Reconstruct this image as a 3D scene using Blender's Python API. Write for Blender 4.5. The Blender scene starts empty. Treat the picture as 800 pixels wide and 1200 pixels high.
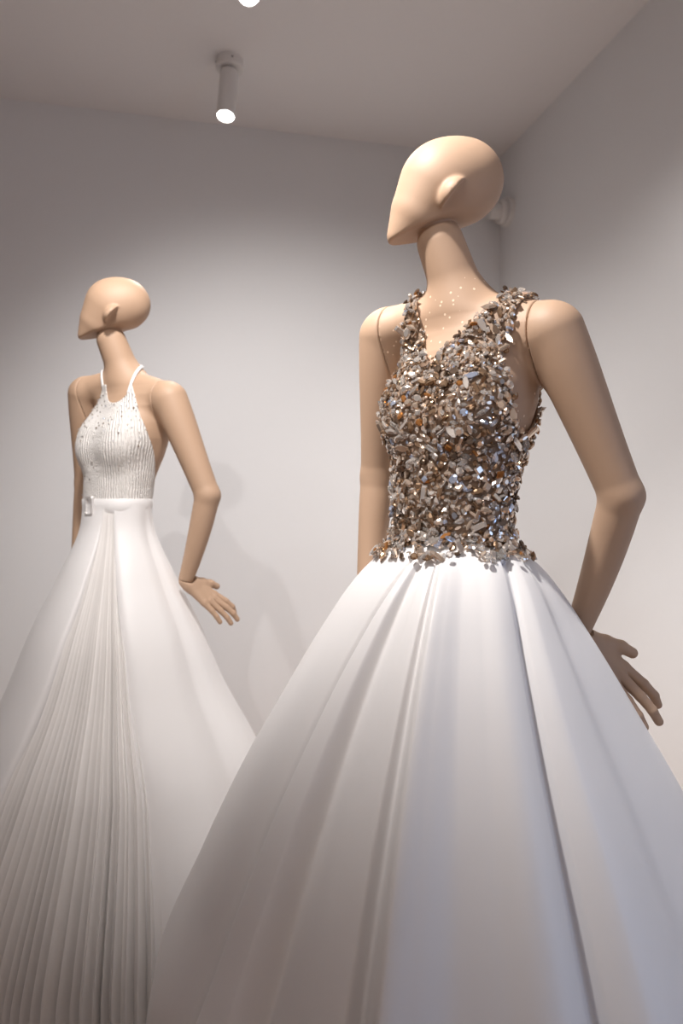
import bpy, math, random
import numpy as np
from mathutils import Vector, Matrix

random.seed(7)
RNG = np.random.default_rng(7)
SC = bpy.context.scene
COL = SC.collection
D2R = math.pi / 180

# ------------------------------------------------------------------ camera
CAMZ = 1.45
F_PX, CX, HZ = 810.0, 400.0, 580.0          # focal length and principal point on the 800x1200 frame
cam_d = bpy.data.cameras.new('camera')
cam_d.sensor_width = 36.0
cam_d.lens = F_PX / 1200 * 36.0
cam_d.shift_y = -(600 - HZ) / 1200
cam_d.clip_start = 0.05
cam_d.dof.use_dof = True
cam_d.dof.focus_distance = 1.27
cam_d.dof.aperture_fstop = 3.6
cam = bpy.data.objects.new('camera', cam_d)
cam.location = (0, 0, CAMZ)
cam.rotation_euler = (math.pi / 2, 0, 0)
COL.objects.link(cam)
SC.camera = cam

# ------------------------------------------------------------------ world, exposure
SC.view_settings.view_transform = 'Standard'
SC.view_settings.look = 'None'
SC.view_settings.gamma = 1.0
SC.view_settings.use_curve_mapping = False
SC.view_settings.exposure = 0.32
w = bpy.data.worlds.new('world')
SC.world = w
w.use_nodes = True
w.node_tree.nodes['Background'].inputs[0].default_value = (0.55, 0.72, 1.0, 1)
w.node_tree.nodes['Background'].inputs[1].default_value = 0.6


def add_light(name, kind, loc, target, energy, color, size=0.1, cone=None, blend=1.0, size_y=None):
    l = bpy.data.lights.new(name, kind)
    l.energy = energy
    l.color = color
    if kind == 'SPOT':
        l.spot_size = cone * D2R
        l.spot_blend = blend
        l.shadow_soft_size = size
    if kind == 'AREA':
        l.shape = 'RECTANGLE'
        l.size = size
        l.size_y = size_y or size
    o = bpy.data.objects.new(name, l)
    o.location = loc
    d = Vector(target) - Vector(loc)
    o.rotation_euler = d.to_track_quat('-Z', 'Y').to_euler()
    COL.objects.link(o)
    return o


WARM = (1.0, 0.965, 0.935)
# unseen ceiling spots
for lx, ly, tx, ty, tz, en, cone, soft in (
        (-0.38, 0.95, -0.10, 3.80, -0.80, 180, 80, .10), (0.75, 0.90, 1.10, 3.60, -1.00, 85, 70, .06), (-0.55, 0.88, 0.28, 1.42, 0.34, 190, 52, .05),  # back-wall washer; then corner fill and key on the nearer mannequin, both added
        (-0.76, -0.87, -0.60, 3.00, -0.10, 66, 52, .03), (-1.66, -0.82, 0.60, 2.20, 0.05, 24, 48, .04), (0.69, -1.25, 0.0, 3.0, -0.1, 16, 46, .04),
        (-1.6, -2.6, -1.6, -2.9, -1.4, 195, 120, .04), (0.6, -2.4, 0.6, -2.7, -1.4, 60, 120, .04)):  # pair added behind the camera, aimed at the floor for bounce fill
    add_light('unseen_spot_beam', 'SPOT', (lx, ly, CAMZ + 1.72), (tx, ty, CAMZ + tz), en, WARM, soft, cone, 0.9)
# blue fill light, added outside an invented window opening in the right-hand wall
add_light('added_blue_fill', 'AREA', (2.02, 0.0, CAMZ - 0.1), (0.3, 0.6, CAMZ - 0.5), 6, (0.48, 0.65, 1.0), 1.3, size_y=1.7)


# ------------------------------------------------------------------ small helpers
def link(o, parent=None):
    COL.objects.link(o)
    if parent is not None:
        o.parent = parent
    return o


def mesh_obj(name, verts, faces, mat=None, parent=None, smooth=True, sharp=None):
    me = bpy.data.meshes.new(name)
    me.from_pydata([tuple(v) for v in verts], [], [tuple(f) for f in faces])
    me.update()
    if smooth:
        me.polygons.foreach_set('use_smooth', [True] * len(me.polygons))
        if sharp:
            me.set_sharp_from_angle(angle=sharp * D2R)
    if mat:
        me.materials.append(mat)
    o = bpy.data.objects.new(name, me)
    return link(o, parent)


def tag(o, label, cat, group=None):
    o['label'] = label
    o['category'] = cat
    if group:
        o['group'] = group
    return o


def structure(o, label, cat):
    o['kind'] = 'structure'
    return tag(o, label, cat)


def empty(name, loc, rz=0.0):
    o = bpy.data.objects.new(name, None)
    o.location = loc
    o.rotation_euler = (0, 0, rz)
    o.empty_display_size = 0.1
    return link(o)


def mat_new(name, color, rough=0.5, metal=0.0, **kw):
    m = bpy.data.materials.new(name)
    m.use_nodes = True
    b = m.node_tree.nodes['Principled BSDF']
    b.inputs['Base Color'].default_value = (*color, 1)
    b.inputs['Roughness'].default_value = rough
    b.inputs['Metallic'].default_value = metal
    for k, v in kw.items():
        b.inputs[k.replace('_', ' ')].default_value = v
    return m


def add_noise(m, scale, color_amt=0.0, bump=0.0, dist=0.001, stretch=(1, 1, 1), detail=4):
    nt = m.node_tree
    b = nt.nodes['Principled BSDF']
    tc = nt.nodes.new('ShaderNodeTexCoord')
    mp = nt.nodes.new('ShaderNodeMapping')
    mp.inputs['Scale'].default_value = stretch
    nz = nt.nodes.new('ShaderNodeTexNoise')
    nz.inputs['Scale'].default_value = scale
    nz.inputs['Detail'].default_value = detail
    nt.links.new(tc.outputs['Object'], mp.inputs[0])
    nt.links.new(mp.outputs[0], nz.inputs['Vector'])
    if color_amt:
        base = list(b.inputs['Base Color'].default_value)
        mx = nt.nodes.new('ShaderNodeMix')
        mx.data_type = 'RGBA'
        mx.inputs[6].default_value = [c * (1 - color_amt) for c in base[:3]] + [1]
        mx.inputs[7].default_value = [min(1, c * (1 + color_amt)) for c in base[:3]] + [1]
        nt.links.new(nz.outputs['Fac'], mx.inputs[0])
        nt.links.new(mx.outputs[2], b.inputs['Base Color'])
    if bump:
        bp = nt.nodes.new('ShaderNodeBump')
        bp.inputs['Strength'].default_value = bump
        bp.inputs['Distance'].default_value = dist
        nt.links.new(nz.outputs['Fac'], bp.inputs['Height'])
        nt.links.new(bp.outputs[0], b.inputs['Normal'])
    return m


# ------------------------------------------------------------------ materials
M_WALL = add_noise(mat_new('white_wall_paint', (0.80, 0.795, 0.80), 0.75), 60, 0.01, 0.08, 0.001)
M_CEIL = add_noise(mat_new('ceiling_paint', (0.85, 0.825, 0.82), 0.8), 40, 0.01, 0.05, 0.001)
M_FLOOR = add_noise(mat_new('brown_floor', (0.45, 0.30, 0.21), 0.45), 6, 0.25, 0.1, 0.002, (1, 8, 1))
M_SKIN = add_noise(mat_new('mannequin_lacquer', (0.465, 0.307, 0.207), 0.58), 8, 0.03)
M_SKIN_CHIPPED = add_noise(mat_new('mannequin_lacquer_chipped', (0.465, 0.307, 0.207), 0.58), 8, 0.03)
_n = M_SKIN_CHIPPED.node_tree
_p = _n.nodes['Principled BSDF']
_src = _p.inputs['Base Color'].links[0].from_socket
_tc = _n.nodes.new('ShaderNodeTexCoord')
_vo = _n.nodes.new('ShaderNodeTexVoronoi'); _vo.inputs['Scale'].default_value = 75
_mk = _n.nodes.new('ShaderNodeTexNoise'); _mk.inputs['Scale'].default_value = 9
_lt = _n.nodes.new('ShaderNodeMath'); _lt.operation = 'LESS_THAN'; _lt.inputs[1].default_value = .17
_gt = _n.nodes.new('ShaderNodeMath'); _gt.operation = 'GREATER_THAN'; _gt.inputs[1].default_value = .52
_an = _n.nodes.new('ShaderNodeMath'); _an.operation = 'MULTIPLY'
_mx = _n.nodes.new('ShaderNodeMix'); _mx.data_type = 'RGBA'; _mx.inputs[7].default_value = (.78, .60, .44, 1)
_n.links.new(_tc.outputs['Object'], _vo.inputs['Vector']); _n.links.new(_tc.outputs['Object'], _mk.inputs['Vector'])
_n.links.new(_vo.outputs['Distance'], _lt.inputs[0]); _n.links.new(_mk.outputs['Fac'], _gt.inputs[0])
_n.links.new(_lt.outputs[0], _an.inputs[0]); _n.links.new(_gt.outputs[0], _an.inputs[1])
_sx = _n.nodes.new('ShaderNodeSeparateXYZ'); _zl = _n.nodes.new('ShaderNodeMath'); _zl.operation = 'LESS_THAN'; _zl.inputs[1].default_value = CAMZ + .46
_a2 = _n.nodes.new('ShaderNodeMath'); _a2.operation = 'MULTIPLY'
_n.links.new(_tc.outputs['Object'], _sx.inputs[0]); _n.links.new(_sx.outputs[2], _zl.inputs[0])
_n.links.new(_an.outputs[0], _a2.inputs[0]); _n.links.new(_zl.outputs[0], _a2.inputs[1])
_n.links.new(_a2.outputs[0], _mx.inputs[0]); _n.links.new(_src, _mx.inputs[6]); _n.links.new(_mx.outputs[2], _p.inputs['Base Color'])
M_SATIN = add_noise(mat_new('ivory_satin', (0.81, 0.79, 0.785), 0.38, Sheen_Weight=0.15), 900, 0.0, 0.05, 0.0004)
M_PLEAT = add_noise(mat_new('pleated_silk', (0.82, 0.79, 0.77), 0.48, Sheen_Weight=0.15), 700, 0.0, 0.05, 0.0004)
M_LAMP = mat_new('lamp_white', (0.78, 0.75, 0.73), 0.45)
M_LENS = mat_new('lamp_lens', (1, 1, 1), 0.3)
M_LENS.node_tree.nodes['Principled BSDF'].inputs['Emission Color'].default_value = (1, 0.98, 0.95, 1)
M_LENS.node_tree.nodes['Principled BSDF'].inputs['Emission Strength'].default_value = 9
M_DARK = mat_new('dark_gap', (0.08, 0.07, 0.065), 0.6)
M_STEEL = mat_new('brushed_steel', (0.6, 0.6, 0.6), 0.35, 1.0)
M_WINFRAME = mat_new('added_window_paint', (0.75, 0.75, 0.75), 0.5)

# ------------------------------------------------------------------ room
CEIL = CAMZ + 2.0
CORN = np.array([0.9416, 4.10])
AX = np.array([2.662, 0.617]); AX = AX / np.linalg.norm(AX)      # along the back wall, to the right
AY = np.array([-AX[1], AX[0]])                                   # away from the photographer, along the right wall


def rp(a, b):                     # room coordinates: a along the back wall from the corner, b out of it
    p = CORN + AX * a + AY * b
    return p


def room_box(name, a0, a1, b0, b1, z0, z1, mat, parent=None):
    vs = []
    for z in (z0, z1):
        for a, b in ((a0, b0), (a1, b0), (a1, b1), (a0, b1)):
            p = rp(a, b)
            vs.append((p[0], p[1], z))
    fs = [(3, 2, 1, 0), (4, 5, 6, 7), (0, 1, 5, 4), (1, 2, 6, 5), (2, 3, 7, 6), (3, 0, 4, 7)]
    return mesh_obj(name, vs, fs, mat, parent, smooth=False)


A_L, B_F, T = -5.2, -8.2, 0.12
structure(room_box('floor', A_L, 0.0, B_F, 0.0, -0.1, 0.0, M_FLOOR), 'brown gallery floor under both gowns', 'floor')
structure(room_box('ceiling', A_L, 0.0, B_F, 0.0, CEIL, CEIL + 0.1, M_CEIL), 'plain pale grey-mauve ceiling with spotlights', 'ceiling')
structure(room_box('wall_back', A_L - T, T, 0.0, T, -0.1, CEIL + 0.1, M_WALL), 'smooth white wall behind both mannequins', 'wall')
structure(room_box('wall_left', A_L - T, A_L, B_F, 0.0, -0.1, CEIL + 0.1, M_WALL), 'white wall on the far left side', 'wall')
structure(room_box('wall_front', A_L - T, T, B_F - T, B_F, -0.1, CEIL + 0.1, M_WALL), 'white wall behind the photographer', 'wall')
wr = empty('wall_right', (0, 0, 0))
structure(wr, 'white wall meeting the back wall in the corner at right', 'wall')
WB0, WB1, WZ0, WZ1 = -5.1, -3.55, 0.45, 2.35
room_box('wall_section', 0.0, T, WB1, 0.0, -0.1, CEIL + 0.1, M_WALL, wr)
room_box('wall_section', 0.0, T, B_F, WB0, -0.1, CEIL + 0.1, M_WALL, wr)
room_box('wall_section', 0.0, T, WB0, WB1, -0.1, WZ0, M_WALL, wr)
room_box('wall_section', 0.0, T, WB0, WB1, WZ1, CEIL + 0.1, M_WALL, wr)
wn = empty('added_window', (0, 0, 0))  # opening added only to give the blue fill a source
structure(wn, 'unseen window added in the right wall for the blue fill light', 'window')
for b0, b1, z0, z1 in ((WB0, WB1, WZ0, WZ0 + .05), (WB0, WB1, WZ1 - .05, WZ1), (WB0, WB0 + .05, WZ0, WZ1), (WB1 - .05, WB1, WZ0, WZ1),
                       ((WB0 + WB1) / 2 - .025, (WB0 + WB1) / 2 + .025, WZ0, WZ1)):
    room_box('added_window_frame', 0.03, 0.09, b0, b1, z0, z1, M_WINFRAME, wn)


# ------------------------------------------------------------------ implicit surfaces
def v3(*a):
    return np.array(a, dtype=np.float64)


def rcone(P, a, b, r1, r2):
    """exact round cone"""
    a, b = np.asarray(a, float), np.asarray(b, float)
    ba = b - a
    l2 = ba @ ba; rr = r1 - r2; a2 = l2 - rr * rr; il2 = 1 / l2
    pa = P - a
    y = pa @ ba
    z = y - l2
    q = pa * l2 - y[:, None] * ba
    x2 = (q * q).sum(1)
    y2 = y * y * l2; z2 = z * z * l2
    k = np.sign(rr) * rr * rr * x2
    d = (np.sqrt(x2 * a2 * il2) + y * rr) * il2 - r1
    m2 = np.sign(y) * a2 * y2 < k
    d = np.where(m2, np.sqrt(x2 + y2) * il2 - r1, d)
    m1 = np.sign(z) * a2 * z2 > k
    d = np.where(m1, np.sqrt(x2 + z2) * il2 - r2, d)
    return d


def ell(P, c, r, R=None):
    q = P - np.asarray(c, float)
    if R is not None:
        q = q @ R                     # columns of R: the local axes
    r = np.asarray(r, float)
    k0 = np.sqrt(((q / r) ** 2).sum(1))
    k1 = np.sqrt(((q / r ** 2) ** 2).sum(1)) + 1e-9
    return k0 * (k0 - 1) / k1


def smin(a, b, k):
    h = np.clip(0.5 + 0.5 * (b - a) / k, 0, 1)
    return b + (a - b) * h - k * h * (1 - h)


def smax(a, b, k):
    return -smin(-a, -b, k)


def chain(P, pts, k=0.01):
    d = None
    for (a, ra), (b, rb) in zip(pts[:-1], pts[1:]):
        e = rcone(P, a, b, ra, rb)
        d = e if d is None else (smin(d, e, k) if k else np.minimum(d, e))
    return d


def evalf(fn, P, n=400000):
    return np.concatenate([fn(P[i:i + n]) for i in range(0, len(P), n)])


def surface_nets(fn, lo, hi, h, project=1):
    lo = np.asarray(lo, float)
    n = np.ceil((np.asarray(hi, float) - lo) / h).astype(int) + 1
    # coarse pass: evaluate only near the surface
    ax = [lo[i] + h * np.arange(n[i]) for i in range(3)]
    st = 4
    cax = [a[::st] for a in ax]
    G = np.stack(np.meshgrid(*cax, indexing='ij'), -1).reshape(-1, 3)
    cv = evalf(fn, G).reshape([len(c) for c in cax])
    near = np.abs(cv) < st * h * 2.2
    full = np.repeat(np.repeat(np.repeat(cv, st, 0), st, 1), st, 2)[:n[0], :n[1], :n[2]].copy()
    nm = near.copy()
    for s in (0, 1, 2):                               # spread one coarse cell each way
        for d in (1, -1):
            nm |= np.roll(near, d, s)
    nf = np.repeat(np.repeat(np.repeat(nm, st, 0), st, 1), st, 2)[:n[0], :n[1], :n[2]]
    full = full[:n[0], :n[1], :n[2]]
    idx = np.argwhere(nf)
    full[nf] = evalf(fn, lo + h * idx)
    V = full
    ny, nz = V.shape[1], V.shape[2]
    inside = V < 0
    cells, poss, quads = [], [], []
    for s in range(3):
        sl0 = [slice(None)] * 3; sl1 = [slice(None)] * 3
        sl0[s] = slice(0, -1); sl1[s] = slice(1, None)
        a, b = inside[tuple(sl0)], inside[tuple(sl1)]
        e = np.argwhere(a != b)
        v0 = V[tuple(e.T)]
        e1 = e.copy(); e1[:, s] += 1
        v1 = V[tuple(e1.T)]
        t = v0 / (v0 - v1)
        p = e.astype(float); p[:, s] += t
        u, w_ = (s + 1) % 3, (s + 2) % 3
        ok = (e[:, u] > 0) & (e[:, w_] > 0) & (e[:, u] < V.shape[u] - 1) & (e[:, w_] < V.shape[w_] - 1)
        e, p, v0 = e[ok], p[ok], v0[ok]
        cs = []
        for du, dw in ((-1, -1), (0, -1), (0, 0), (-1, 0)):
            c = e.copy(); c[:, u] += du; c[:, w_] += dw
            lin = (c[:, 0] * ny + c[:, 1]) * nz + c[:, 2]
            cs.append(lin); cells.append(lin); poss.append(p)
        q = np.stack(cs, 1)
        flip = v0 >= 0
        q[flip] = q[flip][:, ::-1]
        quads.append(q)
    cells = np.concatenate(cells); poss = np.concatenate(poss); quads = np.concatenate(quads)
    uq, inv = np.unique(cells, return_inverse=True)
    cnt = np.bincount(inv).astype(float)
    vs = np.stack([np.bincount(inv, poss[:, i]) / cnt for i in range(3)], 1) * h + lo
    fs = np.searchsorted(uq, quads)
    for _ in range(project):
        d, g = grad(fn, vs)
        vs = vs - np.clip(d, -h * .6, h * .6)[:, None] * g
    return vs, fs


def grad(fn, P, e=0.0008):
    d = evalf(fn, P)
    g = np.stack([evalf(fn, P + np.eye(3)[i] * e) - evalf(fn, P - np.eye(3)[i] * e) for i in range(3)], 1)
    L = np.linalg.norm(g, axis=1, keepdims=True) + 1e-9
    return d / (L[:, 0] / (2 * e) + 1e-6), g / L


def rotz(a):
    c, s = math.cos(a), math.sin(a)
    return np.array([[c, -s, 0], [s, c, 0], [0, 0, 1]])


# ------------------------------------------------------------------ mannequin anatomy (local frame: faces -Y, +X its left, z = 0 at the waist)
WAIST_Z = CAMZ - 0.026
SH_L, SH_R = v3(.182, .037, .318), v3(-.169, -.024, .357)
CHEST_YAW = 2 * D2R
SEC_Z = [-.30, -.20, -.12, -.05, 0.0, .05, .10, .15, .20, .25, .30, .335, .365]
SEC_A = [.090, .095, .098, .104, .110, .113, .120, .130, .139, .141, .136, .118, .080]
SEC_B = [.075, .078, .080, .081, .083, .087, .094, .097, .096, .093, .085, .068, .046]
SEC_Y = [-.01, -.01, -.018, -.022, -.022, -.016, -.006, .010, .022, .026, .024, .020, .014]
SEC_X = [0, 0, 0, 0, 0, .0, .002, .004, .006, .008, .010, .010, .010]


def chest_frame(P):
    """coordinates about the twisting spine: x to the left, y backwards"""
    z = P[:, 2]
    yaw = CHEST_YAW * np.clip((z - .02) / .22, 0, 1)
    x = P[:, 0] - np.interp(z, SEC_Z, SEC_X)
    y = P[:, 1] - np.interp(z, SEC_Z, SEC_Y)
    c, s = np.cos(yaw), np.sin(yaw)
    return x * c + y * s, -x * s + y * c, z


def trunk(P):
    x, y, z = chest_frame(P)
    a = np.interp(z, SEC_Z, SEC_A); b = np.interp(z, SEC_Z, SEC_B)
    p = 2.25
    rho = ((np.abs(x) / a) ** p + (np.abs(y) / b) ** p) ** (1 / p)
    d = (rho - 1) * np.minimum(a, b) * 0.95
    d = smax(d, z - .362, .02)
    d = smax(d, -.30 - z, .02)
    Q = np.stack([x, y, z], 1)
    for s in (-1, 1):
        d = smin(d, ell(Q, (s * .062, -.078, .195), (.060, .052, .066)), .055)
    # shoulder girdle, collarbones, shoulder blades
    d = smin(d, rcone(P, (0, .02, .385), SH_L + v3(-.02, 0, .012), .046, .044), .04)
    d = smin(d, rcone(P, (0, .015, .39), SH_R + v3(.02, 0, .012), .046, .044), .04)
    return d


NECK_T, NECK_B = v3(-.0225, -.0275, .515), v3(.012, .030, .340)
HYAW = -50 * D2R
HC = v3(-.012, -.018, 0)             # head pivot (plan position of photo column 525)


def head_uv(px, py):                 # a spot of the profile, read in the plane of symmetry
    return (525 - px) / 609.0, (580 - py) / 609.0 + .026


def head_sdf(P):
    R = rotz(HYAW)
    q = (P - HC) @ R                  # head frame, faces -Y
    q = np.stack([q[:, 0], -q[:, 1], q[:, 2]], 1)      # (side, forward, up)
    cu, cz = head_uv(538, 211)
    cr = ell(q, (0, cu, cz), (.072, 52 / 609, 49 / 609))
    u0, z0 = head_uv(521, 217); u1, z1 = head_uv(474.5, 272)
    qs = q * np.array([1.10, 1, 1])
    um, zm = head_uv(499, 246)
    fc = smin(rcone(qs, (0, u0, z0), (0, um, zm), 54 / 609, 41 / 609), rcone(qs, (0, um, zm), (0, u1, z1), 41 / 609, 21 / 609), .002)
    ua, za = head_uv(455, 281.5); ub, zb = head_uv(525, 261)
    dv = np.array([ub - ua, zb - za]); dv /= np.linalg.norm(dv)
    nn = np.array([dv[1], -dv[0]])
    if nn[1] > 0:
        nn = -nn
    cut = (q[:, 1] - ua) * nn[0] + (q[:, 2] - za) * nn[1]
    fc = smax(fc, cut, .006)
    d = smin(cr, fc, .012)
    # ears: a shell that swells out of the cheek and is cut off behind
    ue, ze = head_uv(528, 242)
    pa, pb = np.array(head_uv(541, 228)), np.array(head_uv(513, 261))
    el = (pa - pb) / np.linalg.norm(pa - pb)
    en = np.array([-el[1], el[0]])
    if en[0] > 0:
        en = -en                     # backwards and down
    for s in (-1, 1):
        Rm = np.array([[s, 0, 0], [0, el[0], el[1]], [0, en[0], en[1]]]).T
        e = ell(q, (s * .066, ue + en[0] * .002, ze + en[1] * .002), (.034, .032, .025), Rm)
        pl = ((q[:, 1] - pb[0]) * en[0] + (q[:, 2] - pb[1]) * en[1]) - 0.10 * (np.abs(q[:, 0]) - .07)
        e = smax(e, pl, .003)
        d = smin(d, e, .007)
    return d


def neck_sdf(P):
    d = rcone(P, NECK_T, NECK_B, .0450, .054)
    return d


def arm_curve(J, n=11):
    S, E, W = J
    t = np.linspace(0, 1, n)
    r_up = np.interp(t, [0, .15, .4, .75, 1], [.0535, .053, .0475, .0405, .038])
    r_lo = np.interp(t, [0, .25, .6, 1], [.038, .0365, .0305, .0225])
    k = np.array([.25, .5, .25])
    for _ in range(3):
        r_up[1:-1] = np.convolve(r_up, k, 'valid'); r_lo[1:-1] = np.convolve(r_lo, k, 'valid')
    perp = np.cross(W - E, E - S); bow = np.cross(perp, W - E); bow /= np.linalg.norm(bow) + 1e-9
    a = [(S + (E - S) * x, r) for x, r in zip(t, r_up)]
    b = [(E + (W - E) * x + bow * .004 * math.sin(math.pi * x), r) for x, r in zip(t, r_lo)]
    return a, b


def arm_sdf(P, J, upper_only=False):
    a, b = arm_curve(J, 5 if upper_only else 11)
    d = chain(P, a, 0)
    if upper_only:
        return d
    return smin(d, chain(P, b, 0), .010)


ARMS = {
    'main': (( SH_L, v3(.270, .118, .024), v3(.163, .160, -.245)), (SH_R, v3(-.229, .022, .068), v3(-.238, -.005, -.19))),
    'left': (( SH_L, v3(.288, .092, .025), v3(.217, .068, -.236)), (SH_R, v3(-.229, .022, .068), v3(-.238, -.005, -.19))),
}
SEAM = .026


def body_sdf(P):
    d = trunk(P)
    d = smin(d, neck_sdf(P), .034)
    return d


def torso_fn(arms):
    L, R = arms

    def fn(P):
        d = body_sdf(P)
        d = smin(d, head_sdf(P), .006)
        d = smin(d, arm_sdf(P, L, True), .022)
        d = smin(d, arm_sdf(P, R, True), .022)
        d = smax(d, P[:, 0] - (SH_L[0] - SEAM), .002)
        d = smax(d, (SH_R[0] + SEAM) - P[:, 0], .002)
        return d
    return fn


def arm_fn(arm, side):
    def fn(P):
        ad = arm_sdf(P, arm)
        d = smin(body_sdf(P), ad, .022)
        if side > 0:
            d = smax(d, (SH_L[0] - SEAM + .0018) - P[:, 0], .002)
        else:
            d = smax(d, P[:, 0] - (SH_R[0] + SEAM - .0018), .002)
        ax_ = arm[2] - arm[1]; ax_ /= np.linalg.norm(ax_)
        d = smax(d, (P - arm[2]) @ ax_, .002)
        # keep only this limb, not the hips
        d = np.maximum(d, ad - .03)
        return d
    return fn


def hand_fn(Wp, ax_, d_, t_, n_, bend=1.0, size=1.0, wrist_clip=True):
    """hand grown from wrist Wp; d_ along the fingers, t_ towards the thumb, n_ palm side"""
    def pt(a, b, c):
        return Wp + size * (a * d_ + b * t_ + c * n_)

    def fn(P):
        s = size
        d = rcone(P, Wp + ax_ * .002, pt(.022, 0, 0), .0215, .020 * s)
        palm = None
        kn = [(.088, .027, .002, .0105), (.092, .009, .004, .0105), (.087, -.009, .003, .010), (.078, -.026, .0, .0095)]
        for a, b, c, r in kn:
            e = rcone(P, pt(.018, b * .35, 0), pt(a, b, c), .0165 * s, r * s)
            palm = e if palm is None else smin(palm, e, .010)
        d = smin(d, palm, .012)
        segs = [(.040, .026, .021), (.044, .028, .022), (.041, .027, .021), (.031, .021, .018)]
        spread = [.16, .03, -.06, -.14]
        bends = [(-4, 14, 26), (-4, 8, 16), (0, 6, 12), (2, 6, 10)]
        fing = None
        for (a, b, c, r), sg, sp, bd in zip(kn, segs, spread, bends):
            p = pt(a, b, c); ang = 0.0
            pts = [(p, r * s)]
            for L_, bb in zip(sg, bd):
                ang += bb * D2R * bend
                dr = math.cos(ang) * (d_ * math.cos(sp) + t_ * math.sin(sp)) - math.sin(ang) * n_
                p = p + dr * L_ * s
                r = r * .92
                pts.append((p, r * s * .9))
            e = chain(P, pts, .003)
            fing = e if fing is None else np.minimum(fing, e)
        d = smin(d, fing, .005)
        th = chain(P, [(pt(.016, .008, .002), .015 * s), (pt(.040, .030, .006), .0125 * s), (pt(.062, .047, .008), .0105 * s), (pt(.082, .058, .006), .0092 * s)], .006)
        d = smin(d, th, .012)
        clip = (Wp + ax_ * .0012 - P) @ ax_
        d = np.where(((P - Wp) ** 2).sum(1) < .032 ** 2, smax(d, clip, .001), d)
        return d
    return fn


def view_basis(px, phi):
    """right / away / up of the photographer's view towards column px, in a thing's frame turned by -phi"""
    a = np.array([(px - CX) / F_PX, 1.0]); a /= np.linalg.norm(a)
    r = np.array([a[1], -a[0]])
    R = rotz(phi)
    return R @ v3(r[0], r[1], 0), R @ v3(a[0], a[1], 0), v3(0, 0, 1)


def up(vs):
    return vs + v3(0, 0, WAIST_Z)


def build_mannequin(name, key, loc, phi, label, hand_px, hand_dir, hand_tilt, hand_size, res):
    root = empty(name, (loc[0], loc[1], 0), -phi)
    tag(root, label, 'mannequin', 'bald mannequins wearing white gowns')
    arms = ARMS[key]
    vs, fs = surface_nets(torso_fn(arms), (-.21, -.20, -.33), (.20, .19, .74), res)
    mesh_obj('torso', up(vs), fs, M_SKIN_CHIPPED if key == 'main' else M_SKIN, root, sharp=60)
    for side, arm in ((1, arms[0]), (-1, arms[1])):
        A = np.array(arm)
        vs, fs = surface_nets(arm_fn(arm, side), A.min(0) - .07, A.max(0) + .07, res)
        ao = mesh_obj('arm', up(vs), fs, M_SKIN, root, sharp=60)
        ax_ = arm[2] - arm[1]; ax_ /= np.linalg.norm(ax_)
        if side > 0:
            r_, a_, u_ = view_basis(hand_px, phi)
            d_ = r_ * hand_dir[0] + u_ * hand_dir[1] + a_ * hand_dir[2]; d_ /= np.linalg.norm(d_)
            e_ = r_ * -hand_dir[1] + u_ * hand_dir[0]
            t_ = e_ * hand_tilt[0] + a_ * hand_tilt[1]
            t_ -= d_ * (t_ @ d_); t_ /= np.linalg.norm(t_)
            n_ = np.cross(d_, t_)
            fn = hand_fn(arm[2], ax_, d_, t_, n_, 1.0, hand_size)
            c = arm[2] + d_ * .10
        else:
            t_ = v3(.3, -.95, 0); t_ -= ax_ * (t_ @ ax_); t_ /= np.linalg.norm(t_)
            n_ = np.cross(t_, ax_)
            fn = hand_fn(arm[2], ax_, ax_, t_, -n_, .7, 1.0)
            c = arm[2] + ax_ * .10
        vs, fs = surface_nets(fn, c - .135, c + .135, .0022)
        mesh_obj('hand', up(vs), fs, M_SKIN, ao, sharp=60)
    # support: steel rod and round base plate under the skirt
    def lathe(nm, prof, mat, n=32):
        v, f = [], []
        for r, z in prof:
            for k in range(n):
                v.append((r * math.cos(2 * math.pi * k / n), -.012 + r * math.sin(2 * math.pi * k / n), z))
        for i in range(len(prof) - 1):
            for k in range(n):
                f.append((i * n + k, i * n + (k + 1) % n, (i + 1) * n + (k + 1) % n, (i + 1) * n + k))
        return mesh_obj(nm, v, f, mat, root, sharp=40)
    lathe('support_rod', [(.014, .012), (.014, WAIST_Z - .28)], M_STEEL)
    lathe('base_plate', [(.001, 0), (.17, 0), (.17, .008), (.16, .012), (.001, .012)], M_STEEL)
    return root


MAIN = (0.227, 1.345, 45.0 * D2R)
LEFT = (-0.694, 2.198, 36.0 * D2R)
build_mannequin('mannequin', 'main', MAIN[:2], MAIN[2], 'tan bald mannequin in the foreground wearing the crystal-covered bodice gown',
                705, (.66, -.75, .0), (.70, .70), 1.16, .0034)
build_mannequin('mannequin', 'left', LEFT[:2], LEFT[2], 'tan bald mannequin farther back wearing the pleated halter gown',
                228, (.76, -.65, .0), (.55, .83), 1.10, .0036)


# ------------------------------------------------------------------ skirts
def smooth01(t):
    t = np.clip(t, 0, 1)
    return t * t * (3 - 2 * t)


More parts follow.
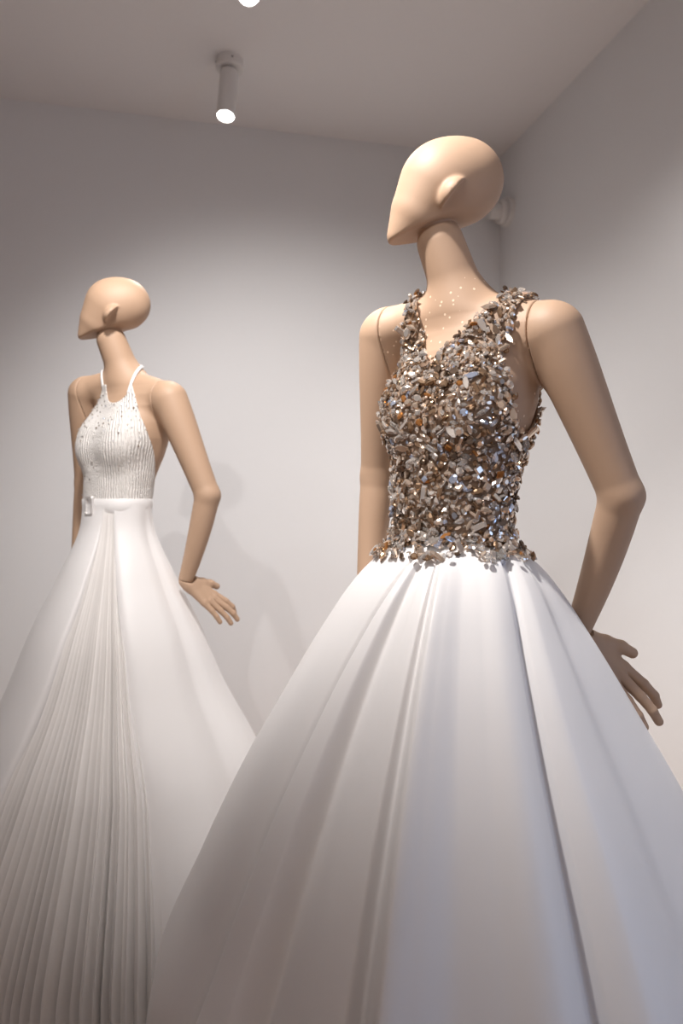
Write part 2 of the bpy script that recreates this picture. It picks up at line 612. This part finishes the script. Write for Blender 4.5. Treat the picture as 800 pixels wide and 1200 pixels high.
def pchip_periodic(xs, ys, x):
    """smooth interpolation of control points over 360 degrees"""
    xs = np.asarray(xs, float); ys = np.asarray(ys, float)
    o = np.argsort(xs); xs, ys = xs[o], ys[o]
    X = np.concatenate([xs[-3:] - 360, xs, xs[:3] + 360]); Y = np.concatenate([ys[-3:], ys, ys[:3]])
    h = np.diff(X); dl = np.diff(Y) / h
    m = np.zeros_like(X)
    for i in range(1, len(X) - 1):
        if dl[i - 1] * dl[i] > 0:
            w1, w2 = 2 * h[i] + h[i - 1], h[i] + 2 * h[i - 1]
            m[i] = (w1 + w2) / (w1 / dl[i - 1] + w2 / dl[i])
    xx = (x - xs[0]) % 360 + xs[0]
    i = np.clip(np.searchsorted(X, xx) - 1, 0, len(X) - 2)
    t = (xx - X[i]) / h[i]
    return (Y[i] * (2 * t ** 3 - 3 * t ** 2 + 1) + h[i] * m[i] * (t ** 3 - 2 * t ** 2 + t) + Y[i + 1] * (-2 * t ** 3 + 3 * t ** 2) + h[i] * m[i + 1] * (t ** 3 - t ** 2))


def smooth_interp(x, xs, ys):
    """monotone cubic through the points"""
    X = np.asarray(xs, float); Y = np.asarray(ys, float)
    h = np.diff(X); dl = np.diff(Y) / h
    m = np.zeros_like(X); m[0], m[-1] = dl[0], dl[-1]
    for i in range(1, len(X) - 1):
        if dl[i - 1] * dl[i] > 0:
            w1, w2 = 2 * h[i] + h[i - 1], h[i] + 2 * h[i - 1]
            m[i] = (w1 + w2) / (w1 / dl[i - 1] + w2 / dl[i])
    x = np.clip(x, X[0], X[-1])
    i = np.clip(np.searchsorted(X, x) - 1, 0, len(X) - 2)
    t = (x - X[i]) / h[i]
    return Y[i] * (2 * t ** 3 - 3 * t ** 2 + 1) + h[i] * m[i] * (t ** 3 - 2 * t ** 2 + t) + Y[i + 1] * (-2 * t ** 3 + 3 * t ** 2) + h[i] * m[i + 1] * (t ** 3 - t ** 2)


def sheet(name, th_of, z, r_of, mat, parent, closed=False, sharp=None):
    """th_of(z, j) / r_of(th, z) -> grid mesh; local frame theta 0 = front (-Y), + towards its left (+X)"""
    n = None
    vs = []
    for zz in z:
        th = th_of(zz)
        n = len(th)
        r = r_of(th, zz)
        a = th * D2R
        k = math.exp(-max(0.0, -zz - .02) / .10)
        oval = 1 / np.sqrt((np.sin(a) / 1.13) ** 2 + (np.cos(a) / .90) ** 2)
        r = r * (1 + (oval - 1) * k)
        vs.append(np.stack([r * np.sin(a), -.022 - r * np.cos(a), np.full(n, zz + WAIST_Z)], 1))
    vs = np.concatenate(vs)
    fs = []
    m = n if closed else n - 1
    for i in range(len(z) - 1):
        for k in range(m):
            fs.append((i * n + k, (i + 1) * n + k, (i + 1) * n + (k + 1) % n, i * n + (k + 1) % n))
    return mesh_obj(name, vs, fs, mat, parent, sharp=sharp)


ZB = -WAIST_Z + .012
gm = empty('ball_gown', (MAIN[0], MAIN[1], 0), -MAIN[2])
tag(gm, 'white satin ball gown with a crystal-covered sleeveless bodice on the nearer mannequin', 'gown')
PM_Z = np.array([-1.45, -1.2, -.888, -.70, -.53, -.387, -.26, -.15, -.115, -.09]) + .026
PM_R = np.array([.602, .600, .564, .486, .405, .325, .25, .175, .140, .106])
# folds: angle low on the skirt, angle at the waist, height of the surface
FM = [(-165, -165, .5), (-148, -148, -.7), (-130, -130, .6), (-108, -105, -.6), (-88, -80, .5), (-70, -60, -.5), (-52, -40, .55), (-38, -25, .35), (-22, -4, .15), (-16.5, 5, -.15),
      (-13, 9, -.9), (-10, 10.5, .35), (-4, 13, .2), (1, 15.5, -.8), (5, 18, -.6), (12, 21, -.1), (18.5, 25.5, .15), (20.8, 27, -.30), (25.5, 31, .95), (30, 37, .60), (37, 46, .12),
      (44, 55, .25), (51, 65, .55), (57, 74, .25), (61.0, 82, -.60), (63, 84.5, -.15), (69, 89, .35), (78, 95, .25), (90, 102, -.35), (104, 110, .1), (120, 120, .55), (131, 131, .2), (142, 142, -1.1), (155, 155, -.4), (172, 172, .6)]
FM = np.array(FM)


def main_r(th, zz):
    k = math.exp(-max(0.0, -zz - .055) / .13)
    xs = FM[:, 0] + (FM[:, 1] - FM[:, 0]) * k
    g = pchip_periodic(xs, FM[:, 2], th)
    R = smooth_interp(zz, PM_Z, PM_R)
    amp = np.interp(-zz, [.06, .08, .12, .2, .5, 1.2], [.002, .007, .015, .023, .044, .066])
    return R + amp * (g - .45)


ZM = -.064 - np.linspace(0, 1, 150) ** 1.3 * (abs(ZB) - .064)
TH = np.linspace(-180, 180, 1200, endpoint=False)
sheet('skirt', lambda z: TH, ZM, main_r, M_SATIN, gm, True)

gl = empty('halter_gown', (LEFT[0], LEFT[1], 0), -LEFT[2])
tag(gl, 'ivory halter gown with a belted waist and pleated skirt on the farther mannequin', 'gown')
PL_Z = [-1.45, -1.2, -.80, -.55, -.40, -.22, -.06, -.02]
PL_RR = [.560, .55, .446, .318, .258, .172, .110, .106]      # towards its left and back
PL_RL = [.64, .575, .405, .300, .245, .165, .108, .106]       # towards its right


def left_R(th, zz):
    s = .5 + .5 * np.cos((th - 105) * D2R)
    return smooth_interp(zz, PL_Z, PL_RL) * (1 - s) + smooth_interp(zz, PL_Z, PL_RR) * s


def pl_edges(zz):
    d = -zz
    e0 = np.interp(d, [.03, .1, .43, .70, 1.2], [30, 27, 19, 12, 2])
    e1 = np.interp(d, [.03, .1, .43, .77, 1.2], [49, 50, 58, 62.5, 62])
    return e0, e1


NP = 26


PW = 1 + .22 * np.sin(np.arange(NP) * .9 + 1) + .16 * np.sin(np.arange(NP) * 2.3)
PW = np.concatenate([[0], np.cumsum(PW)]) / PW.sum()
FRS = np.array([0, .07, .13, .19, .30, .50, .70, .86])
PT = np.concatenate([[PW[i] + (PW[i + 1] - PW[i]) * f_ for f_ in FRS] for i in range(NP)] + [[1.0]])
PF = np.concatenate([np.tile([0, .32, .74, 1.0, .93, .70, .42, .16], NP), [0]])
PI_ = np.concatenate([np.repeat(np.arange(NP), 8), [NP]])


def pleat_th(zz):
    e0, e1 = pl_edges(zz)
    return (e0 - 8) + (e1 - e0 + 16) * PT


def pleat_r(th, zz):
    amp = np.interp(-zz, [.03, .3, .7, 1.2], [.002, .008, .017, .026])
    rec = np.interp(-zz, [.03, .2, 1.2], [.001, .008, .022])
    return left_R(th, zz) - rec * np.clip(PI_ / 9, 0, 1) + amp * (PF - 1) * (1 + .15 * np.sin(PI_ * 1.7))


ZL = -.004 - np.linspace(0, 1, 110) ** 1.15 * (abs(ZB) - .004)
sheet('pleated_panel', pleat_th, ZL, pleat_r, M_PLEAT, gl, sharp=42)

FLW = np.array([(75, .1), (86, .05), (97, -.55), (101, -.75), (105, .25), (113, .6), (130, .1), (150, -.7), (170, .5), (190, -.6), (210, .5), (235, -.6), (258, .5), (285, -.5), (310, .45), (335, .1), (355, .0), (-5 + 380, .1)])


def side_th(zz):
    e0, e1 = pl_edges(zz)
    t = np.linspace(0, 1, 700)
    return e1 + (e0 + 360 - e1) * t


def side_r(th, zz):
    e0, e1 = pl_edges(zz)
    g = np.interp(th, FLW[:, 0], FLW[:, 1])
    k = np.array([.25, .5, .25])
    g = np.convolve(np.pad(g, 8, mode='edge'), np.ones(17) / 17, 'valid')
    amp = np.interp(-zz, [.03, .15, .5, 1.2], [.002, .010, .020, .040])
    d = -zz
    dep = np.interp(d, [.03, .2, .6, 1.2], [.0, .012, .035, .07])
    wdt = np.interp(d, [.03, .4, 1.2], [4, 9, 12])
    roll = np.exp(-np.maximum(0, th - e1) / wdt * 1.6)
    roll2 = np.exp(-np.maximum(0, e0 + 360 - th) / 1.2)
    return left_R(th, zz) + amp * g - dep * roll - dep * .9 * roll2 + np.interp(d, [.03, .3, 1.2], [.0, .006, .012])


sheet('satin_panel', side_th, ZL, side_r, M_SATIN, gl)


# ------------------------------------------------------------------ crystal bodice
def bodice_base(P):
    d = body_sdf(P)
    for arms in (ARMS['main'],):
        d = smin(d, arm_sdf(P, arms[0], True), .022)
        d = smin(d, arm_sdf(P, arms[1], True), .022)
    return d


def mask_main(P):
    """negative inside the cut of the crystal bodice"""
    x, y, z = chest_frame(P)
    ax = np.abs(x)
    vx = np.abs(x + .022 * np.clip((.40 - z) / .1, 0, 1))
    m = -.078 - z                                          # hem at the waist
    vn = (z - .272) * np.where(x > -.02, .85, .52) - vx + np.where(x > -.02, 0, .008 * np.clip((z - .272) / .03, 0, 1))                      # V neck, only in front
    vn = np.where(y < .01, vn, -1)
    m = np.maximum(m, np.minimum(vn, .05) * .8)
    neck = .078 - np.sqrt((P[:, 0] - .008) ** 2 + (P[:, 1] - .004) ** 2)
    m = np.maximum(m, np.where((z > .33) & (y > -.05), neck, -1))
    hole = 1 - np.sqrt(((y + .002) / .080) ** 2 + ((z - .275) / .135) ** 2)
    side = ax - (.100 + .12 * (z - .15))
    m = np.maximum(m, np.minimum(hole * .08, side))
    m = np.maximum(m, ax - .150)
    m = np.maximum(m, np.where(x > 0, np.where(z > .30, ax - .128, -1), ax - np.interp(z, [.22, .30, .38], [.155, .118, .100])))
    return m


M_NET = add_noise(mat_new('tan_net_fabric', (0.30, 0.205, 0.14), 0.7), 220, 0.4, 0.4, 0.002)


def bodice_mesh(name, mask, mat, parent, t0, t1, lo, hi, h):
    def fn(P):
        b = bodice_base(P)
        d = np.maximum(b - t1, t0 - b)
        return smax(d, mask(P), .002)
    vs, fs = surface_nets(fn, lo, hi, h)
    return mesh_obj(name, up(vs), fs, mat, parent, sharp=70), vs


bod, bvs = bodice_mesh('bodice', mask_main, M_NET, gm, .0006, .0046, (-.19, -.19, -.095), (.19, .17, .44), .0032)


def outline_mesh(name, pts, hg, ht, table, back=-.12):
    """faceted stone: back point ring, girdle outline and a smaller table"""
    n = len(pts)
    v = [(x * .55, y * .55, back) for x, y in pts] + [(x, y, hg) for x, y in pts] + [(x * table, y * table, ht) for x, y in pts]
    f = [tuple(range(n - 1, -1, -1)), tuple(range(2 * n, 3 * n))]
    for i in range(n):
        j = (i + 1) % n
        f.append((i, j, n + j, n + i))
        f.append((n + i, n + j, 2 * n + j)); f.append((n + i, 2 * n + j, 2 * n + i))
    me = bpy.data.meshes.new(name)
    me.from_pydata(v, [], f)
    me.update()
    return me, np.array(v), f


def poly(n, rx, ry, ph=0.0):
    return [(rx * math.cos(2 * math.pi * (k + ph) / n), ry * math.sin(2 * math.pi * (k + ph) / n)) for k in range(n)]


nav = [(.5 * math.cos(a), .23 * math.sin(a) * abs(math.sin(a)) ** .25) for a in [2 * math.pi * k / 8 for k in range(8)]]
pear = [(.5, 0), (.28, .17), (0, .27), (-.25, .25), (-.4, .12), (-.4, -.12), (-.25, -.25), (0, -.27), (.28, -.17)]
bag = [(.5, .15), (.45, .2), (-.45, .2), (-.5, .15), (-.5, -.15), (-.45, -.2), (.45, -.2), (.5, -.15)]
sq = [(.4, .3), (.3, .4), (-.3, .4), (-.4, .3), (-.4, -.3), (-.3, -.4), (.3, -.4), (.4, -.3)]
SHAPES = [('round', poly(8, .42, .42), .08, .24, .58, 1.0), ('oval', poly(8, .5, .34), .08, .22, .6, 1.15), ('navette', nav, .06, .20, .5, 1.35),
          ('pear', pear, .07, .2, .55, 1.25), ('baguette', bag, .08, .18, .72, 1.35), ('cushion', sq, .1, .24, .62, .95),
          ('petal', nav, .03, .05, .85, 1.5), ('chip', poly(5, .42, .36, .2), .06, .2, .5, .85)]
CR_MATS = [
    ('crystal_silver', (.88, .81, .74), .10, .82, 34), ('crystal_champagne', (.80, .65, .52), .14, .80, 24), ('crystal_smoke', (.20, .14, .10), .12, .7, 11),
    ('crystal_pale', (.96, .92, .88), .05, .0, 18), ('crystal_bronze', (.42, .28, .175), .16, .8, 14), ('crystal_ice', (.66, .74, .92), .08, .8, 5), ('crystal_amber', (.50, .22, .07), .12, .7, 2), ('crystal_garnet', (.35, .02, .02), .15, .4, .12)]
MATS = [mat_new(n, c, r, m) for n, c, r, m, _ in CR_MATS]
_b = MATS[3].node_tree.nodes['Principled BSDF']
_b.inputs['Transmission Weight'].default_value = .85
_b.inputs['IOR'].default_value = 1.6
MW = np.array([c[4] for c in CR_MATS]); MW = MW / MW.sum()
SHM = {}
SHV = []
for nm, pts, hg, ht, tb, sc in SHAPES:
    me, v, f = outline_mesh('crystal_' + nm, pts, hg, ht, tb)
    SHV.append((v, f, sc))
    for k, m in enumerate(MATS):
        c = me.copy(); c.materials.append(m)
        SHM[(len(SHV) - 1, k)] = c


def frames(N, tilt):
    """random frame whose z axis is near N"""
    t = RNG.normal(0, tilt, 3)
    z = N + t
    z /= np.linalg.norm(z)
    a = RNG.normal(0, 1, 3)
    x = a - z * (a @ z); x /= np.linalg.norm(x)
    return np.stack([x, np.cross(z, x), z], 1)


def scatter(pts, order, dmin):
    cell = {}
    out = []
    for i in order:
        p = pts[i]
        k = tuple(np.floor(p / dmin).astype(int))
        ok = True
        for dx in (-1, 0, 1):
            for dy in (-1, 0, 1):
                for dz in (-1, 0, 1):
                    for q in cell.get((k[0] + dx, k[1] + dy, k[2] + dz), ()):
                        if ((pts[q] - p) ** 2).sum() < dmin * dmin:
                            ok = False
        if ok:
            cell.setdefault(k, []).append(i)
            out.append(i)
    return out


b_at = evalf(bodice_base, bvs)
surf = bvs[b_at > .0030]
_, sn = grad(bodice_base, surf)
cam_loc = rotz(MAIN[2]) @ (v3(0, 0, CAMZ) - v3(MAIN[0], MAIN[1], WAIST_Z))
layers = []
for dmin, lift, smin_, smax_, tilt in ((.0092, .0022, .0095, .0140, .28), (.0135, .0065, .0110, .0225, .38)):
    idx = scatter(surf, RNG.permutation(len(surf)), dmin)
    for i in idx:
        size = smin_ + (smax_ - smin_) * RNG.random() ** 1.6
        layers.append((surf[i] + sn[i] * lift, sn[i], size, tilt))
# a denser cluster of larger stones along the hem
for _ in range(480):
    th_ = RNG.random() * 360 - 180
    zz_ = -.050 - .042 * RNG.random() ** 1.4
    r_ = float(main_r(np.array([th_]), min(zz_, -.064))[0])
    a_ = th_ * D2R
    k_ = math.exp(-max(0.0, -zz_ - .02) / .10)
    r_ *= 1 + (1 / math.sqrt((math.sin(a_) / 1.13) ** 2 + (math.cos(a_) / .90) ** 2) - 1) * k_
    n_ = v3(math.sin(a_) * .85, -math.cos(a_) * .85, .5)
    layers.append((v3(r_ * math.sin(a_), -.022 - r_ * math.cos(a_), zz_) + n_ * (.003 + .012 * RNG.random()), n_, .011 + .010 * RNG.random(), .40))
stones = []
for p, n, s, tl in layers:
    k = int(RNG.choice(len(SHV), p=[.2, .15, .17, .09, .1, .08, .11, .10])); m = int(RNG.choice(len(MATS), p=MW))
    Fm = frames(n, tl)
    sz = s * SHV[k][2]
    vd = cam_loc - p; dist = np.linalg.norm(vd)
    stones.append((max(0, (n @ vd) / dist) * sz * sz / dist ** 2, p, Fm, sz, k, m))
stones.sort(key=lambda q: -q[0])
for sc_, p, Fm, sz, k, m in stones[:300]:
    o = bpy.data.objects.new('crystal', SHM[(k, m)])
    M4 = Matrix.Identity(4)
    for r in range(3):
        for c in range(3):
            M4[r][c] = Fm[r, c] * sz
        M4[r][3] = p[r] + (WAIST_Z if r == 2 else 0)
    o.matrix_local = M4
    link(o, bod)
    o.matrix_local = M4
vs, fs, mi, off = [], [], [], 0
for sc_, p, Fm, sz, k, m in stones[300:]:
    v, f, _ = SHV[k]
    vs.append(v @ (Fm * sz).T + p)
    fs += [tuple(i + off for i in q) for q in f]
    mi += [m] * len(f)
    off += len(v)
co = mesh_obj('crystal_crust', up(np.concatenate(vs)), fs, None, bod, smooth=False)
for m in MATS:
    co.data.materials.append(m)
co.data.polygons.foreach_set('material_index', mi)
co['kind'] = 'stuff'
print('stones', len(stones))


# ------------------------------------------------------------------ halter bodice, belt, straps
def mask_left(P):
    x, y, z = chest_frame(P)
    xc = x - .022
    ax = np.abs(xc)
    ang = np.abs(np.degrees(np.arctan2(xc, -y)))
    m = -.02 - z
    edge = np.interp(z, [-.02, .085, .14, .20, .26, .31, .36], [150, 112, 92, 70, 57, 52, 48])
    m = np.maximum(m, (ang - edge) * .0020)
    scoop = .050 - np.sqrt(xc ** 2 + (z - .360) ** 2)
    m = np.maximum(m, scoop)
    m = np.maximum(m, z - .372)
    return m


M_HALT = mat_new('ivory_beaded_fabric', (0.80, 0.765, 0.73), 0.45, Sheen_Weight=0.2)
nt = M_HALT.node_tree
tc = nt.nodes.new('ShaderNodeTexCoord')
sx = nt.nodes.new('ShaderNodeSeparateXYZ')
an = nt.nodes.new('ShaderNodeMath'); an.operation = 'ARCTAN2'
n2 = nt.nodes.new('ShaderNodeTexNoise'); n2.inputs['Scale'].default_value = 22
ml = nt.nodes.new('ShaderNodeMath'); ml.operation = 'MULTIPLY_ADD'; ml.inputs[1].default_value = 92
dn = nt.nodes.new('ShaderNodeMath'); dn.operation = 'MULTIPLY'; dn.inputs[1].default_value = 9
wv = nt.nodes.new('ShaderNodeMath'); wv.operation = 'SINE'
nt.links.new(tc.outputs['Object'], sx.inputs[0]); nt.links.new(tc.outputs['Object'], n2.inputs['Vector'])
nt.links.new(sx.outputs[0], an.inputs[0]); nt.links.new(sx.outputs[1], an.inputs[1])
nt.links.new(n2.outputs['Fac'], dn.inputs[0]); nt.links.new(an.outputs[0], ml.inputs[0]); nt.links.new(dn.outputs[0], ml.inputs[2])
nt.links.new(ml.outputs[0], wv.inputs[0])
nz = nt.nodes.new('ShaderNodeTexNoise'); nz.inputs['Scale'].default_value = 260
ad = nt.nodes.new('ShaderNodeMath'); ad.operation = 'MULTIPLY_ADD'; ad.inputs[1].default_value = 2.5
bp = nt.nodes.new('ShaderNodeBump'); bp.inputs['Strength'].default_value = .9; bp.inputs['Distance'].default_value = .0016
nt.links.new(tc.outputs['Object'], nz.inputs['Vector'])
nt.links.new(nz.outputs['Fac'], ad.inputs[0]); nt.links.new(wv.outputs[0], ad.inputs[2])
nt.links.new(ad.outputs[0], bp.inputs['Height']); nt.links.new(bp.outputs[0], nt.nodes['Principled BSDF'].inputs['Normal'])
hb, hvs = bodice_mesh('bodice', mask_left, M_HALT, gl, .0006, .0055, (-.17, -.19, -.03), (.19, .17, .40), .0034)

b_at = evalf(bodice_base, hvs)
hs = hvs[b_at > .004]
hs = hs[hs[:, 2] > .0]
_, hn = grad(bodice_base, hs)
xx, yy, zz = chest_frame(hs)
front = np.where(yy < 0)[0]
pr = np.exp(-((zz[front] - .285) / .055) ** 2) + .03
order = front[np.argsort(-(np.log(pr) - np.log(-np.log(RNG.random(len(front))))))]
for i in scatter(hs, order[:3000], .011)[:110]:
    k = [0, 5, 7][RNG.integers(3)]; m = int(RNG.choice([0, 0, 2, 3, 5, 4]))
    o = bpy.data.objects.new('rhinestone', SHM[(k, m)])
    Fm = frames(hn[i], .25); sz = .004 + .004 * RNG.random() ** 2
    p = hs[i] + hn[i] * .002
    M4 = Matrix.Identity(4)
    for r in range(3):
        for c in range(3):
            M4[r][c] = Fm[r, c] * sz
        M4[r][3] = p[r] + (WAIST_Z if r == 2 else 0)
    link(o, hb)
    o.matrix_local = M4


def tube(name, pts, r, mat, parent, n=10, flat=1.0):
    pts = [np.asarray(p, float) for p in pts]
    vs, fs = [], []
    for i, p in enumerate(pts):
        t = pts[min(i + 1, len(pts) - 1)] - pts[max(i - 1, 0)]
        t /= np.linalg.norm(t)
        _, g = grad(body_sdf, p[None]); nrm = g[0] - t * (g[0] @ t); nrm /= np.linalg.norm(nrm)
        b = np.cross(t, nrm)
        for k in range(n):
            a = 2 * math.pi * k / n
            vs.append(p + r * (math.cos(a) * b + flat * math.sin(a) * nrm))
    for i in range(len(pts) - 1):
        for k in range(n):
            fs.append((i * n + k, i * n + (k + 1) % n, (i + 1) * n + (k + 1) % n, (i + 1) * n + k))
    fs.append(tuple(range(n - 1, -1, -1))); fs.append(tuple(range((len(pts) - 1) * n, len(pts) * n)))
    return mesh_obj(name, up(np.array(vs)), fs, mat, parent)


# halter strap: one band from corner to corner round the nape
half = [(.070, -.068, .348), (.068, -.050, .372), (.062, -.022, .402), (.053, .010, .430), (.040, .040, .444), (.020, .060, .448), (0, .066, .449)]
ctl = np.array(half + [(-x, y, z) for x, y, z in half[-2::-1]]) + v3(1, 0, 0) * np.linspace(.014, .036, 13)[:, None]
tt = np.linspace(0, 12, 73)
A = np.stack([np.interp(tt, np.arange(13), ctl[:, i]) for i in range(3)], 1)
for _ in range(30):
    d, g = grad(body_sdf, A)
    A = A - (d - .003)[:, None] * g
    A[1:-1] = .5 * A[1:-1] + .25 * (A[:-2] + A[2:])
d, g = grad(body_sdf, A)
st = list(A - (d - .003)[:, None] * g)
tube('halter_strap', st, .0052, M_SATIN, gl, flat=.5)


def band(name, z0, z1, off, mat, parent, n=120, a0=0, a1=360):
    prof = [(z0, off - .003), (z0, off), (z0 + .002, off + .0015), (z1 - .002, off + .0015), (z1, off), (z1, off - .003)]
    vs, fs = [], []
    ths = np.linspace(a0, a1, n, endpoint=(a1 - a0) < 360)
    for z, o in prof:
        for t in ths:
            dirv = v3(math.sin(t * D2R), -math.cos(t * D2R), 0)
            c = v3(0, -.022, z)
            lo_, hi_ = .02, .3
            for _ in range(24):
                md = (lo_ + hi_) / 2
                if trunk((c + dirv * md)[None])[0] < 0:
                    lo_ = md
                else:
                    hi_ = md
            vs.append(c + dirv * (lo_ + o))
    m = len(ths)
    cl = m if (a1 - a0) >= 360 else m - 1
    for i in range(len(prof) - 1):
        for k in range(cl):
            fs.append((i * m + k, i * m + (k + 1) % m, (i + 1) * m + (k + 1) % m, (i + 1) * m + k))
    return mesh_obj(name, up(np.array(vs)), fs, mat, parent, sharp=50)


belt = band('belt', -.030, .014, .0085, M_SATIN, gl)
# buckle: rounded rectangular ring with a centre bar
M_BUCK = add_noise(mat_new('pale_buckle_metal', (.80, .77, .75), .3, .45), 500, .05)
bth = -4.0
c = v3(0, -.022, -.007); dv = v3(math.sin(bth * D2R), -math.cos(bth * D2R), 0)
lo_, hi_ = .02, .3
for _ in range(24):
    md = (lo_ + hi_) / 2
    if trunk((c + dv * md)[None])[0] < 0:
        lo_ = md
    else:
        hi_ = md
bc = c + dv * (lo_ + .013)
bx = v3(math.cos(bth * D2R), math.sin(bth * D2R), 0)
vs, fs = [], []


def rrect(hw, hh, r, n=5):
    o = []
    for sx, sy, a0 in ((1, 1, 0), (-1, 1, 90), (-1, -1, 180), (1, -1, 270)):
        for k in range(n):
            a = (a0 + 90 * k / (n - 1)) * D2R
            o.append((sx * (hw - r) + r * math.cos(a), sy * (hh - r) + r * math.sin(a)))
    return o


ro, ri = rrect(.021, .030, .008), rrect(.014, .023, .005)
rings = [(ro, -.003), (ro, .002), ([(x * .95, y * .96) for x, y in ro], .004), ([(x * 1.05, y * 1.04) for x, y in ri], .004), (ri, .002), (ri, -.003)]
m = len(ro)
for ring, h_ in rings:
    for x, y in ring:
        vs.append(bc + bx * x + v3(0, 0, y) + dv * h_)
for i in range(len(rings)):
    j = (i + 1) % len(rings)
    for k in range(m):
        fs.append((i * m + k, i * m + (k + 1) % m, j * m + (k + 1) % m, j * m + k))
mesh_obj('buckle', up(np.array(vs)), fs, M_BUCK, belt, sharp=40)


# ------------------------------------------------------------------ spotlights
def lathe_axis(name, prof, p0, axis, mat, parent, n=40, sharp=35):
    axis = Vector(axis).normalized()
    x = axis.orthogonal().normalized(); y = axis.cross(x)
    vs, fs = [], []
    for r, h_ in prof:
        for k in range(n):
            a = 2 * math.pi * k / n
            vs.append(Vector(p0) + axis * h_ + x * r * math.cos(a) + y * r * math.sin(a))
    for i in range(len(prof) - 1):
        for k in range(n):
            fs.append((i * n + k, i * n + (k + 1) % n, (i + 1) * n + (k + 1) % n, (i + 1) * n + k))
    return mesh_obj(name, vs, fs, mat, parent, sharp=sharp)


def spotlight(px, py, axis, target, energy, cone, label, canopy_off=(0, 0)):
    """cylindrical ceiling spot; (px, py) is where its ceiling canopy's face sits on the photograph"""
    hz = CEIL - .045 - CAMZ
    Y = hz * F_PX / (HZ - py); X = (px - CX) / F_PX * Y
    root = empty('ceiling_spotlight', (X, Y, CEIL))
    tag(root, label, 'spotlight', 'cylindrical white ceiling spotlights')
    can = lathe_axis('canopy', [(.001, 0), (.064, 0), (.064, -.040), (.060, -.045), (.001, -.045)], (0, 0, 0), (0, 0, 1), M_LAMP, root)
    for a in (200, 290):
        s = lathe_axis('screw', [(.001, -.0), (.004, -.0), (.004, .003), (.001, .003)], (.0625 * math.cos(a * D2R), .0625 * math.sin(a * D2R), -.02), (math.cos(a * D2R), math.sin(a * D2R), 0), M_DARK, can, 10)
    A = Vector(axis).normalized()
    j = Vector((0, 0, -.045))
    lathe_axis('swivel_joint', [(.001, -.012), (.024, -.012), (.024, .024), (.001, .024)], j, A, M_DARK, root)
    b0 = j + A * .014
    L_ = .235
    body = lathe_axis('lamp_body', [(.001, 0), (.038, 0), (.0415, .004), (.0415, L_), (.038, L_), (.038, L_ - .012), (.001, L_ - .012)], b0, A, M_LAMP, root)
    lathe_axis('lens', [(.001, L_ - .004), (.036, L_ - .004), (.0375, L_ - .008)], b0, A, M_LENS, body)
    tip = Vector((X, Y, CEIL)) + b0 + A * (L_ + .012)
    add_light('spot_beam', 'SPOT', tip, target, energy, WARM, .03, cone, .8)
    return root


spotlight(269, 82, (-.04, -.22, -1), (-.62, 2.0, CAMZ - .1), 40, 70, 'white cylindrical spotlight hanging from the ceiling near the back wall, lens lit')
spotlight(277, -58, (.26, -.40, -1), (.25, 1.3, CAMZ + .2), 12, 70, 'white spotlight cut off by the top edge of the photo, only its lit lens showing')

# round fitting on the right wall beside the corner
cpx, cpy = 594, 249
aa = -.11
p = rp(0, aa)
zc = CAMZ + (HZ - cpy) / F_PX * p[1]
wl = empty('wall_fitting', (p[0], p[1], zc))
tag(wl, 'round white fitting on the wall at the corner, half hidden behind the nearer head', 'wall fitting')
na = (-AX[0], -AX[1], 0)
lathe_axis('back_plate', [(.001, 0), (.080, 0), (.080, .026), (.075, .032), (.001, .032)], (0, 0, 0), na, M_LAMP, wl)
lathe_axis('rim', [(.001, .036), (.068, .036), (.068, .055), (.060, .062), (.001, .062)], (0, 0, 0), na, M_LAMP, wl)
lathe_axis('cover', [(.001, .062), (.046, .062), (.046, .115), (.042, .12), (.001, .12)], (0, 0, 0), na, M_LAMP, wl)
